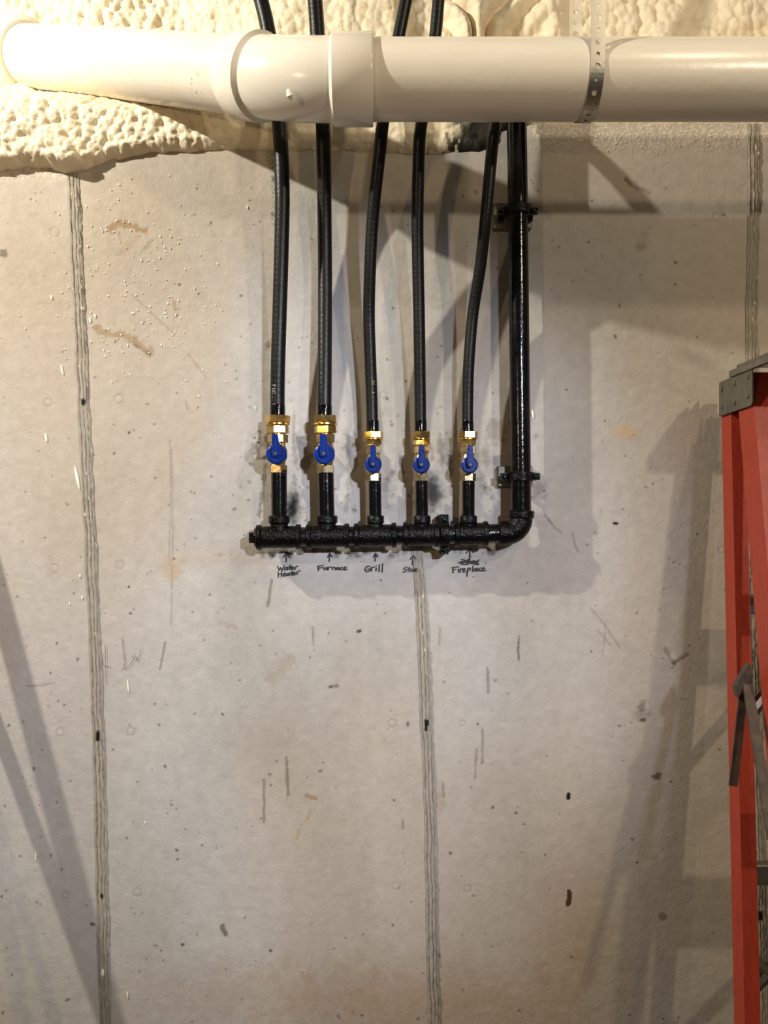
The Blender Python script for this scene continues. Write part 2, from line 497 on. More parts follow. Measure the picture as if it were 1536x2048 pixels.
    stroke([(546,1352),(580,1316)], 24, (150,136,116), .4, .8); stroke([(440,1245),(472,1255)], 8, (150,138,124), .4)
    stroke([(612,1590),(632,1597)], 7, MUD, .7); stroke([(444,1852),(452,1868)], 8, (70,60,46), .7); stroke([(660,1374),(674,1372)], 6, (96,80,60), .7)
    stroke([(620,1622),(615,1640)], 5, TAN, .6); stroke([(598,1660),(594,1675)], 5, TAN, .6)
    stroke([(55,1372),(72,1372),(108,1366)], 4, GREY, .4); blot(8,505,8,10,(90,80,64),.7,.4,1.4); blot(880,1600,12,26,(160,146,122),.5,.5)
    blot(345,1140,20,22,TAN,.45,.7,1.4); stroke([(330,1118),(420,1112),(520,1120)], 26, TAN, .22, .9)
    blot(1250,865,30,16,(196,164,112),.6,.7); blot(1290,470,14,10,(150,128,100),.4); blot(1280,495,12,10,(110,98,84),.4)
    blot(820,2010,260,90,(150,112,62),.30,.95); blot(1150,1850,90,200,(166,128,76),.18,.95); blot(480,1990,220,80,(158,126,80),.22,.95)  # broad brown tints stand in for warm light low on the wall
    for cx, cy, r in [(110,465,9),(110,1137,8),(240,1130,8),(96,805,8),(238,798,9),(120,1465,8),(262,1463,8),(767,790,7),(947,790,7),
                      (785,1447,8),(925,1447,6),(130,1790,7),(275,1785,8),(793,1772,8),(935,1777,7),(1433,434,7),(1444,1100,7)]:
        ring(cx, cy, r)
    for k in range(560):                                                    # pores and specks
        x = R.uniform(0,1536); y = R.uniform(330,2048)
        w = R.choice([1.8,2,2,2.2,2.4,2.6,3,3.4,4.5]); a = R.uniform(0,6.28); l = R.uniform(0,w*0.9)
        stroke([(x,y),(x+l*math.cos(a),y+l*math.sin(a))], w, R.choice([DK,(50,42,34),GREY,(110,90,62)]), R.uniform(.45,.9), .4, 1.0)
    # sprayed foam dust along the top of the wall at right
    dust = sstep(330, 262, PY)*sstep(1045,1075,PX)*(vnoise(PX/2.4, PY/2.4, 90) > 0.62)
    put(dust, (226,214,186), .6); Y[...] -= 0.0008*dust
    dust2 = sstep(372, 335, PY)*(PX < 150)*(vnoise(PX/2.4, PY/2.4, 91) > 0.5); put(dust2, (232,222,196), .7)
    t = 0.24
    ev = [(-3.2,.006,0),(3.2,.006,0),(3.2,t,0),(-3.2,t,0),(-3.2,.006,WALL_TOP),(3.2,.006,WALL_TOP),(3.2,t,WALL_TOP),(-3.2,t,WALL_TOP)]
    ef = [(0,3,2,1),(4,5,6,7),(0,1,5,4),(1,2,6,5),(2,3,7,6),(3,0,4,7)]
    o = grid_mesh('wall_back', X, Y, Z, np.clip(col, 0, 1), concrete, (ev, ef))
    o['kind'] = 'structure'
    o['label'] = 'bare poured concrete basement wall with vertical form seams and stains'
    return o
wall = build_wall()

flo = MB().box((-3.2,-4.5,-0.12), (3.2,0,0)).build('floor', floor_mat, None, 0)
flo['kind'] = 'structure'; flo['label'] = 'bare concrete basement floor'

# form seams: raised fins of grout between the form panels, children of the wall
def seam(pts_px, seed, hole_patches):
    pts = spline([W(x, y, 0) for x, y in pts_px], 0.004)
    prof = [(-15,0.2),(-12.5,0.3),(-11,2.4),(-9.5,-1.2),(-7,0.6),(-4,0.9),(-2.2,0.6),(-1,2.6),(0.2,-1.0),(2.5,0.8),(6,1.0),(8,0.6),(9.4,-1.2),(11,2.2),(12.5,0.3),(15,0.2)]
    P = np.array([p[0] for p in prof])*0.001*0.70; H = np.array([p[1] for p in prof])*0.0006
    zs = np.array([p.z for p in pts]); x0 = np.array([p.x for p in pts])
    Uz = zs[:,None]*np.ones((1,len(P)))
    j = (vnoise(Uz*160, P[None,:]*900+3, seed)-0.5); j2 = (vnoise(Uz*35, P[None,:]*60+9, seed+3)-0.5)
    X = x0[:,None] + P[None,:] + j*0.0016 + j2*0.003
    Y = -(H[None,:]*(0.6+1.2*vnoise(Uz*60, P[None,:]*400, seed+5)) + 0.0012 + j*0.0012)
    g = np.array(srgb(160,152,138))*(0.8+0.4*vnoise(Uz*120, P[None,:]*700, seed+7))[...,None]
    dark_ = np.isin(np.arange(len(P)), [3,8,12])[None,:]*(0.5+0.5*vnoise(Uz*50, P[None,:]*300, seed+8))
    g = g*(1-0.55*dark_[...,None])
    lime = (vnoise(Uz*110, P[None,:]*500+40, seed+9) > 0.93)*(zs[:,None] > 1.3)
    g = g*(1-lime[...,None]*0.8) + np.array(srgb(236,228,206))*lime[...,None]*0.8
    Y = Y - 0.0018*lime
    for hx, hy, hw, hh in hole_patches:
        c = W(hx, hy)
        m = (np.abs(Uz-c.z) < M(hh)) & (np.abs(X-c.x) < M(hw))
        Y = np.where(m, -0.0016, Y); g = np.where(m[...,None], np.array(srgb(20,17,14)), g)  # tie holes are flush patches, their shade put into the colour
    o = grid_mesh('form_seam', X, Y, Uz, np.clip(g,0,1), concrete)
    o.parent = wall
    return o
seam([(147,332),(152,460),(160,640),(167,800),(176,970),(184,1140),(192,1330),(197,1480),(203,1700),(208,1900),(213,2070)], 3,
     [(168,806,4,7),(197,1470,4,11),(204,1790,3,5)])
seam([(833,1090),(841,1180),(848,1300),(853,1450),(859,1600),(862,1750),(865,1900),(870,2070)], 13, [(853,1450,4,10)])
seam([(1508,248),(1507,400),(1504,560),(1503,700),(1505,900),(1508,1200),(1512,1500),(1518,1800),(1524,2070)], 23, [(1520,1830,4,9)])

# handwriting in black marker, one flat part of the wall for each word or arrow
def writing(strokes, width_px, name, mat, s=0.0022, conv=None, parent=wall):
    mb = MB(); n = 0
    for st in strokes:
        pts = [conv(*p) for p in st]
        if len(pts) == 1: pts = [pts[0], (pts[0][0]+0.3, pts[0][1]+0.3)]
        for k, ((ax, ay), (bx, by)) in enumerate(zip(pts[:-1], pts[1:])):
            L = math.hypot(bx-ax, by-ay) or 1e-6
            dx, dy = (bx-ax)/L*width_px/2, (by-ay)/L*width_px/2
            q = []
            for cx, cy, sg in ((ax,ay,-1),(bx,by,1)):
                for an in (-90,-45,0,45,90):
                    ca, sa = math.cos(math.radians(an)), math.sin(math.radians(an))
                    vx, vy = dx*sg, dy*sg
                    q.append((cx+vx*ca-vy*sa, cy+vx*sa+vy*ca))
            n += 1
            mb.add([W(x, y, s + 0.00001*n) for x, y in q], [tuple(range(len(q)))])
    return mb.build(name, mat, parent, 0)
cA = lambda x, y: (480+x/4.8, 780+y/4.8)
cB = lambda x, y: (780+x/4.518, 780+y/4.518)
HAND = [
 ('water_lettering', cA, 1.9, [[(362,1690),(378,1732),(392,1702),(408,1730),(425,1688)], [(455,1700),(434,1704),(430,1722),(448,1724),(456,1702),(462,1724)],
   [(482,1678),(478,1722)], [(462,1702),(502,1694)], [(492,1712),(515,1706),(506,1694),(492,1704),(498,1722),(522,1718)], [(529,1700),(531,1722)], [(531,1706),(541,1694),(556,1691)]]),
 ('heater_lettering', cA, 1.9, [[(368,1745),(370,1797)], [(400,1738),(402,1790)], [(368,1770),(402,1762)], [(415,1774),(440,1766),(430,1755),(415,1765),(420,1786),(444,1780)],
   [(472,1758),(451,1764),(452,1780),(470,1777),(473,1758),(480,1778)], [(500,1736),(498,1780)], [(480,1760),(526,1748)],
   [(512,1765),(533,1758),(525,1748),(511,1758),(516,1776),(538,1770)], [(549,1745),(553,1768)], [(551,1752),(563,1738),(580,1734)]]),
 ('furnace_lettering', cA, 2.0, [[(752,1690),(755,1732)], [(746,1691),(800,1682)], [(753,1710),(790,1703)], [(805,1699),(808,1722),(828,1721),(832,1697),(836,1724)],
   [(848,1699),(850,1725)], [(850,1709),(862,1697),(878,1698)], [(888,1700),(890,1725)], [(890,1709),(905,1698),(915,1706),(917,1725)],
   [(947,1701),(929,1705),(928,1722),(945,1721),(949,1701),(954,1724)], [(984,1700),(967,1705),(966,1720),(986,1723)], [(996,1712),(1020,1708),(1011,1697),(996,1705),(1001,1725),(1032,1722)]]),
 ('grill_lettering', cA, 2.0, [[(1248,1690),(1216,1694),(1200,1720),(1215,1743),(1245,1739),(1251,1718),(1226,1719)], [(1262,1700),(1265,1737)], [(1265,1712),(1278,1700),(1297,1697)],
   [(1310,1705),(1308,1737)], [(1312,1684)], [(1341,1674),(1337,1744)], [(1371,1665),(1367,1747)]]),
 ('stove_lettering', cB, 1.5, [[(160,1598),(132,1604),(132,1618),(152,1626),(146,1640),(119,1643)], [(177,1596),(173,1641)], [(160,1616),(192,1611)],
   [(197,1618),(187,1628),(196,1639),(206,1630),(197,1618)], [(209,1615),(218,1638),(227,1611)], [(230,1628),(247,1622),(241,1611),(230,1621),(233,1639),(253,1635)]]),
 ('fireplace_lettering', cB, 1.9, [[(570,1600),(573,1650)], [(563,1603),(614,1597)], [(572,1624),(601,1618)], [(621,1616),(621,1647)], [(623,1599)], [(636,1615),(638,1647)],
   [(638,1626),(649,1613),(661,1614)], [(662,1631),(683,1625),(675,1612),(662,1622),(666,1646),(690,1640)], [(706,1608),(697,1682)], [(705,1614),(723,1606),(729,1622),(702,1637)],
   [(753,1588),(747,1641)], [(787,1609),(767,1615),(766,1635),(783,1633),(789,1611),(794,1636)], [(824,1605),(808,1613),(807,1630),(827,1633)],
   [(834,1621),(857,1614),(848,1601),(834,1612),(838,1635),(868,1629)], [(757,1685),(758,1686)]]),
 ('struck_out_lettering', cB, 2.0, [[(648,1528),(690,1545),(642,1572),(702,1576)], [(618,1561),(802,1550)], [(678,1536),(792,1570)], [(700,1562),(760,1540),(776,1572),(806,1534)],
   [(640,1547),(800,1577)], [(705,1528),(712,1572)], [(735,1545),(748,1570)], [(770,1545),(800,1548),(775,1558),(806,1572)]]),
 ('marker_arrow', cA, 2.4, [[(444,1648),(449,1562)], [(418,1605),(450,1556),(481,1608)]]),
 ('marker_arrow', cA, 2.1, [[(858,1645),(862,1572)], [(842,1604),(863,1567),(886,1602)]]),
 ('marker_arrow', cA, 1.9, [[(1298,1642),(1300,1570)], [(1280,1603),(1301,1565),(1319,1600)]]),
 ('marker_arrow', cB, 2.0, [[(204,1576),(211,1498)], [(186,1528),(212,1492),(234,1526)]]),
 ('marker_arrow', cB, 2.4, [[(721,1542),(723,1440)], [(690,1472),(723,1434),(758,1468)]]),
]
for nm, cv, w_, st in HAND:
    writing(st, w_, nm, marker, 0.0052 if 'stove' in nm else 0.0026, cv)
idc = lambda x, y: (x, y)
writing([[(211,1290),(212,1366)], [(203,1305),(201,1318),(206,1330),(222,1334)], [(244,1275),(250,1325),(248,1338),(258,1334),(268,1318),(264,1312)], [(270,1310),(275,1322),(283,1300)], [(286,1317)]],
        1.1, 'pencil_lettering', pencil, 0.002, idc)

# ------------------------------------------------------------------ spray foam over the sill and rim joist
EDGE = [(-700,352),(-120,352),(0,344),(50,337),(100,338),(128,346),(150,350),(170,345),(230,322),(300,309),(400,303),(480,301),(600,303),(700,305),(800,311),(840,312),(900,309),(960,306),(985,300),
        (1000,268),(1060,255),(1120,252),(1300,250),(1536,249),(1900,248),(2400,248)]
def build_foam():
    xs = np.arange(-1.15, 1.06, 0.0026); n = 380
    ex = np.array([W(x,y).x for x,y in EDGE]); ez = np.array([W(x,y).z for x,y in EDGE])
    V, U = np.meshgrid(np.linspace(0,1,n), xs, indexing='ij')
    ze = np.interp(U, ex, ez)
    top = 3.0
    ze = ze + 0.004*(vnoise(U*90, U*0, 3)-0.5) + 0.004*(vnoise(U*30, U*0, 4)-0.5)
    Z = ze + (V**1.05)*(top-ze)
    h = Z - ze
    px = 768 + U*F/D
    left = sstep(560, 300, px); right = sstep(880, 1000, px)
    # profile: rolls over the wall edge, then recedes over the ledge to the rim joist
    front = 0.010 + 0.008*left + 0.004*(1-right)
    Y = -front*np.sqrt(np.clip(h/0.018, 0, 1)) + sstep(WALL_TOP+0.004, WALL_TOP+0.15, Z)*(0.115+0.06*left) + 0.004
    lump = 1 - cell(U*62, Z*50, 5)**2*1.3; lump2 = 1 - cell(U*120+2, Z*95, 6)**2*1.3
    big = fbm(U*9, Z*9, 3, 8)-0.5
    amp = 0.35 + 0.65*left + 0.4*sstep(0.1,0.2,h)
    grow = np.clip(h/0.012, 0, 1)
    Y = Y - grow*(0.0075*amp*(lump-0.5) + 0.003*(0.4+left)*(lump2-0.5) + 0.035*big*sstep(0.05,0.16,h) + 0.0012*(fbm(U*160,Z*160,3,9)-0.5))
    # heavy bulges at far left and drooping fingers at right of the rim
    for cx, cz, rx, rz, a in [(W(40,215).x, W(40,215).z, .09, .06, .022), (W(-30,290).x, W(0,290).z, .09, .05, .010), (W(120,290).x, W(120,290).z, .05, .06, .010),
                              (W(152,330).x, W(150,335).z, .016, .03, .012), (W(118,318).x, W(118,318).z, .02, .025, .008)]:
        Y -= grow*a*np.exp(-((U-cx)/rx)**2 - ((Z-cz)/rz)**2)
    fing = sstep(860,930,px)*sstep(1180,1120,px)*sstep(0.06,0.16,h)
    Y -= fing*0.03*np.abs(np.sin(U*46 + 5*vnoise(U*14, Z*9, 12)))*(0.6+0.6*vnoise(U*25, Z*6, 14))
    c = np.array(srgb(243,231,204))*(0.93+0.14*fbm(U*7, Z*7, 3, 15))[...,None]
    tan_ = sstep(0.5,0.75, fbm(U*5+4, Z*9, 4, 16))[...,None]*0.35*(1-left[...,None]*0.6)
    c = c*(1-tan_) + np.array(srgb(214,184,132))*tan_
    pit = sstep(0.62, 0.85, cell(U*62, Z*50, 5))[...,None]*0.18
    c = c*(1-pit) + np.array(srgb(206,182,138))*pit
    # black overspray around the riser
    PY = 1024-(Z-CZ)*F/D
    bx = sstep(850, 930, px + 60*(vnoise(U*55, Z*55, 17)-0.5) + (PY-285)*0.8)*sstep(1085,1045,px)
    bx = bx*sstep(150,190,PY)*np.where(vnoise(U*220, Z*110, 18) > 0.72-0.8*sstep(870,945,px), 1, 0.05)
    c = c*(1-bx[...,None]*0.97) + np.array(srgb(14,13,12))*bx[...,None]*0.97
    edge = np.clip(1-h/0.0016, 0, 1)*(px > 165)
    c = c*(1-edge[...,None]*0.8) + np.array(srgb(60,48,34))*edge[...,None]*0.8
    o = grid_mesh('spray_foam', U, Y, Z, np.clip(c,0,1), foam_mat)
    o['label'] = 'lumpy cream spray foam insulation coating the rim above the concrete wall'
    o['category'] = 'insulation'; o['kind'] = 'stuff'
    return o
foam = build_foam()

# rim joist and sill behind the foam
rim = MB().box((-3.2,0.20,WALL_TOP), (3.2,0.24,3.05)).build('trim_1', wood, None, 0)
rim['kind'] = 'structure'; rim['label'] = 'wooden rim joist behind the spray foam'

cei = MB().box((-3.2,-4.5,3.05), (3.2,0.24,3.08)).build('ceiling', old_boards, None, 0)
cei['kind'] = 'structure'; cei['label'] = 'wooden subfloor above the basement'

# dried foam droplets on the concrete
mb = MB()
def drop(x, y, w, l, tilt=0.0):
    c = W(x, y, 0.0012); n = 7
    vs_, fs_ = [], []
    for k, (t, r) in enumerate([(-1,0.25),(-0.6,0.8),(0,1.0),(0.6,0.8),(1,0.25)]):
        for i in range(n):
            an = 2*math.pi*i/n
            dx = r*w/2*math.cos(an); dz = t*l/2
            vs_.append((c.x + M(dx*math.cos(tilt)-dz*math.sin(tilt)), c.y - M(r*w/2)*0.45*math.sin(an), c.z + M(dx*math.sin(tilt)+dz*math.cos(tilt))))
    for k in range(4):
        for i in range(n):
            fs_.append((k*n+i, k*n+(i+1)%n, (k+1)*n+(i+1)%n, (k+1)*n+i))
    fs_ += [tuple(range(n-1,-1,-1)), tuple(range(4*n,5*n))]
    mb.add(vs_, fs_)
for x, y, w, l, t in [(124,740,5,22,.25),(154,955,7,48,.2),(92,875,6,18,.2),(103,595,5,10,.2),(180,640,5,12,.2),(190,632,4,9,.2),(256,1372,4,26,.1),(71,1712,4,20,0),(205,1945,7,18,0),(255,1990,4,14,0),
                      (160,1152,4,8,0),(164,1195,4,8,0),(139,1208,3,6,0),(290,1645,3,5,0),(495,415,3,8,.2),(1065,828,5,18,.1),(510,815,3,9,.5)]:
    drop(x, y, w, l, t)
for k in range(230):
    x = R.gauss(270,95); y = R.gauss(560,110)
    if x < 8 or x > 520 or y < 350: continue
    s_ = R.uniform(1.3,3.2); drop(x, y, s_, s_*R.uniform(1,1.8), 0.3)
for k in range(60):
    x = R.uniform(1062,1500); y = 262+abs(R.gauss(0,28)); s_ = R.uniform(1.5,3.2); drop(x, y, s_, s_, 0)
dr = mb.build('foam_droplets', foam_white, wall)
dr['kind'] = 'stuff'

# ------------------------------------------------------------------ gas manifold: one rigid run of black iron
S0 = 0.042
man = thing('gas_manifold', 'black painted iron gas manifold with five tees, elbow and tall riser on the concrete wall', 'gas pipe', W(1041,1067,S0))
def my(px): return 1075 - (px-515)*8.5/500                              # the run rises slightly to the right
run = lambda px: W(px, my(px), S0)
TEES = [(558.5,513,602,True),(653.5,613,699,True),(750.8,708,793,False),(844,806,878,False),(937,909,976,False)]
m_ = lambda p: M(p, S0)
for cx, xa, xb, bigb in TEES:
    t = MB(); L = m_(xb-xa); rb = m_(25.2); ri = m_(22); bw = m_(9)
    t.lathe(run(xa), run(xb), [(0,rb*.93),(m_(1.5),rb),(bw,rb),(bw+m_(2),ri),(L-bw-m_(2),ri),(L-bw,rb),(L-m_(1.5),rb),(L,rb*.93)], 28)
    c = run(cx); top = W(cx, 1031, S0); hgt = (top-c).length
    rc, rn = (m_(21.5), m_(18)) if bigb else (m_(17.2), m_(14.5))
    t.lathe(c, top, [(0,rn),(hgt-m_(17),rn),(hgt-m_(14),rc),(hgt-m_(2),rc),(hgt,rc*.92)], 26)
    t.build('tee', cast_black, man)
# nipples along the run, between the tees
for xa, xb in [(596,620),(692,714),(786,812),(870,914),(970,1004)]:
    L = m_(xb-xa)
    MB().lathe(run(xa), run(xb), [(0,m_(19.3)),(L,m_(19.3))], 24).build('run_nipple', black_paint, man)
pl = MB()
a, b = run(499), run(516); hw = m_(10.5)
pl.rbox((a.x,a.y-hw,a.z-hw),(b.x,a.y+hw,a.z+hw), 0.0012)
pl.lathe(run(510), run(517), [(0,m_(19)),(m_(7),m_(21))], 24)
pl.build('end_plug', cast_black, man)
NTOP = {0:946, 1:946, 2:962, 3:962, 4:962}
NIP = [(558.5,558,15.8),(653.5,651.5,15.8),(750.8,749.5,12.6),(844,843,12.6),(937,937,12.4)]
for i, (xb, xt, r) in enumerate(NIP):
    p, q = W(xb,1036,S0), W(xt,NTOP[i]-6,S0); L = (q-p).length
    MB().lathe(p, q, [(0,m_(r)),(L,m_(r))], 24).build('riser_nipple', black_pipe, man)
# elbow
el = MB(); cr = (1041.5, my(1041.5))
ctr = (1041.5-24, my(1018)-24-4)
arc = [W(1000, my(1000), S0)]
cxp, cyp, rr = 1041.5-30, my(1012)-30, 30
arc = [W(1004, my(1004), S0)] + [W(cxp + rr*math.sin(a_), cyp + rr*math.cos(a_), S0) for a_ in np.linspace(0, math.pi/2, 12)] + [W(1041.5, 1028, S0)]
el.tube(arc, m_(23.5), 24)
p, q = W(997,my(997),S0), W(1016,my(1016),S0); L = (q-p).length
el.lathe(p, q, [(0,m_(23)),(m_(1.5),m_(24.8)),(L-m_(2),m_(24.8)),(L,m_(23))], 28)
p, q = W(1042.5,1021,S0), W(1042,1036,S0); L = (q-p).length
el.lathe(p, q, [(0,m_(24)),(m_(1.5),m_(25.8)),(L-m_(2),m_(25.8)),(L,m_(24))], 28)
el.build('elbow', cast_black, man)
# riser, ending in a hidden street elbow that passes back through the foam
ris = spline([W(1042,1028,S0), W(1041.2,900,S0), W(1037.5,580,S0), W(1034.2,300,S0), W(1033,215,S0)], 0.02)
MB().tube(ris, m_(20), 28).build('riser_pipe', black_pipe, man)
e2 = spline([W(1033,225,S0), W(1033,200,S0), W(1033,186,S0-0.012), W(1033,178,S0-0.05), W(1033,178,S0-0.16)], 0.008)
MB().tube(e2, m_(23), 24).build('back_elbow', cast_black, man)

# ------------------------------------------------------------------ pipe clamps
def clamp(name_label, cx, cy, vertical_pipe, plate, bolts):
    root = thing('pipe_clamp', name_label, 'pipe clamp', W(cx, cy, 0), 'pipe clamps on the gas manifold')
    c = W(cx, cy, S0); r = m_(20.5 if vertical_pipe else 21.5); hw = m_(8.5 if vertical_pipe else 8.5)
    rot = Matrix.Translation(c) if vertical_pipe else Matrix.Translation(c) @ Matrix.Rotation(math.pi/2, 4, 'Y')
    # saddle band: half ring in front with two ears (local: pipe along z, ears along x)
    band = MB(); th = 0.0032; yb = 0.0
    path = [(-m_(39), yb), (-r-0.003, yb), (-r-th, yb-0.003)]
    path = [(-m_(40), 0.002), (-r-0.004, 0.002), (-r-th*0.6, -0.004)]
    path += [(math.cos(a_)*(r+th*0.6), -math.sin(a_)*(r+th*0.6)) for a_ in np.linspace(math.pi-0.25, 0.25, 15)]
    path += [(r+th*0.6, -0.004), (r+0.004, 0.002), (m_(40), 0.002)]
    vs_, fs_ = [], []
    for i, (x, y) in enumerate(path):
        a0 = Vector(path[max(i-1,0)]); b0 = Vector(path[min(i+1,len(path)-1)]); t = (b0-a0).normalized(); nn = Vector((t.y, -t.x))
        e = 0.78 if i in (0, len(path)-1) else 1.0
        for sg in (-1, 1):
            for zz in (-hw*e, hw*e):
                vs_.append(rot @ Vector((x+nn.x*sg*th/2, y+nn.y*sg*th/2, zz)))
    n = len(path)
    for i in range(n-1):
        k, l = i*4, i*4+4
        fs_ += [(k,k+1,l+1,l), (k+2,l+2,l+3,k+3), (k,l,l+2,k+2), (k+1,k+3,l+3,l+1)]
    fs_ += [(0,2,3,1), (n*4-4, n*4-3, n*4-1, n*4-2)]
    band.add(vs_, fs_)
    band.build('saddle_band', cast_black, root)
    if plate:
        x0, y0, x1, y1 = plate
        a, b = W(x0, y1, 0.012), W(x1, y0, 0.012)
        MB().rbox((a.x,-0.018,a.z),(b.x,0.0,b.z), 0.0015).build('backing_plate', plate_steel, root)
    else:
        MB().rbox((-m_(40),0.0035,-hw),(m_(40),S0,hw), 0.001, rot).build('backing_plate', black_paint, root)
    for sx in (-1, 1):                                                    # ear spacers and screw heads
        p = rot @ Vector((sx*m_(31), 0.0, 0))
        if plate:
            MB().lathe(p+Vector((0,0.0035,0)), p+Vector((0,0.026,0)), [(0,m_(5)),(0.0225,m_(5))], 12).build('standoff', black_paint, root)
        MB().lathe(p+Vector((0,-0.004,0)), p+Vector((0,0.001,0)), [(0,m_(3)),(0.0012,m_(5)),(0.005,m_(5))], 12).build('screw', cast_black, root)
    for bx, by in bolts:
        p = W(bx, by, 0.018)
        MB().lathe(p+Vector((0,-0.006,0)), p+Vector((0,0.002,0)), [(0,m_(5)),(0.002,m_(7)),(0.008,m_(7))], 6).build('anchor_bolt', black_paint, root)
    return root
clamp('upper black two-eared clamp holding the riser just below the white pipe', 1036.5, 421.5, True, (986,408,1063,459), [(1000,441),(1059,440)])
clamp('lower black two-eared clamp holding the riser above the elbow', 1040.5, 953, True, (995,932,1064,973), [])
clamp('black upright clamp around the horizontal manifold between stove and fireplace tees', 889, my(889), False, None, [])

# ------------------------------------------------------------------ ball valves and hoses
NAMES = [('water heater','first'),('furnace','second'),('grill','third'),('stove','fourth'),('fireplace','fifth')]
HOSES = [
 dict(w=14.6, p=[(470,-420,.06),(480,-250,.06),(500,-70,0.066),(509,-35,0.066),(522,0,0.066),(536,60,0.066),(550,150,0.066),(559,252,0.074),(562,300,0.078),(564.5,380,0.076),(564.5,430,0.072),(562,530,0.062),(559,630,0.053),(556,730,.047),(555,790,.043),(555,838,.042)]),
 dict(w=14.3, p=[(615,-420,.09),(618,-250,.095),(622,-70,0.1),(626,-35,0.1),(630,0,0.1),(635,70,0.1),(641,160,0.1),(646,252,0.085),(647,300,0.07),(649,430,0.042),(650,530,0.032),(650,630,0.034),(649.5,730,0.04),(649,790,.043),(648.5,838,.042)]),
 dict(w=11.8, p=[(846,-420,.13),(840,-250,.135),(827,-70,0.135),(820,-35,0.135),(812,0,0.135),(797,75,0.135),(780,160,0.135),(765,252,0.14),(760,300,0.13),(746,430,0.098),(740.5,530,0.078),(738,630,0.058),(741,730,0.047),(743.5,800,.043),(745,868,.042)]),
 dict(w=11.7, p=[(892,-420,.115),(889,-250,.12),(884,-70,0.12),(881,-35,0.12),(877,0,0.12),(870,75,0.12),(855,160,0.12),(842,252,0.12),(838,300,0.11),(835,430,0.085),(836,530,0.068),(838,630,0.056),(839.5,730,0.047),(840.5,800,.043),(841,868,.042)]),
 dict(w=11.4, p=[(996,178,-.12),(996,180,.0),(995,196,.08),(991,250,0.125),(984,300,0.12),(972,430,0.105),(961,530,0.08),(945.5,630,0.056),(937.5,730,0.047),(935.5,800,.043),(935,868,.042)]),
]
VALV = [dict(c=(553,908), x=555.5, big=True), dict(c=(648.5,908), x=650.5, big=True), dict(c=(746.5,929), x=747.5, big=False),
        dict(c=(842.5,930), x=842.5, big=False), dict(c=(939,930), x=936.5, big=False)]

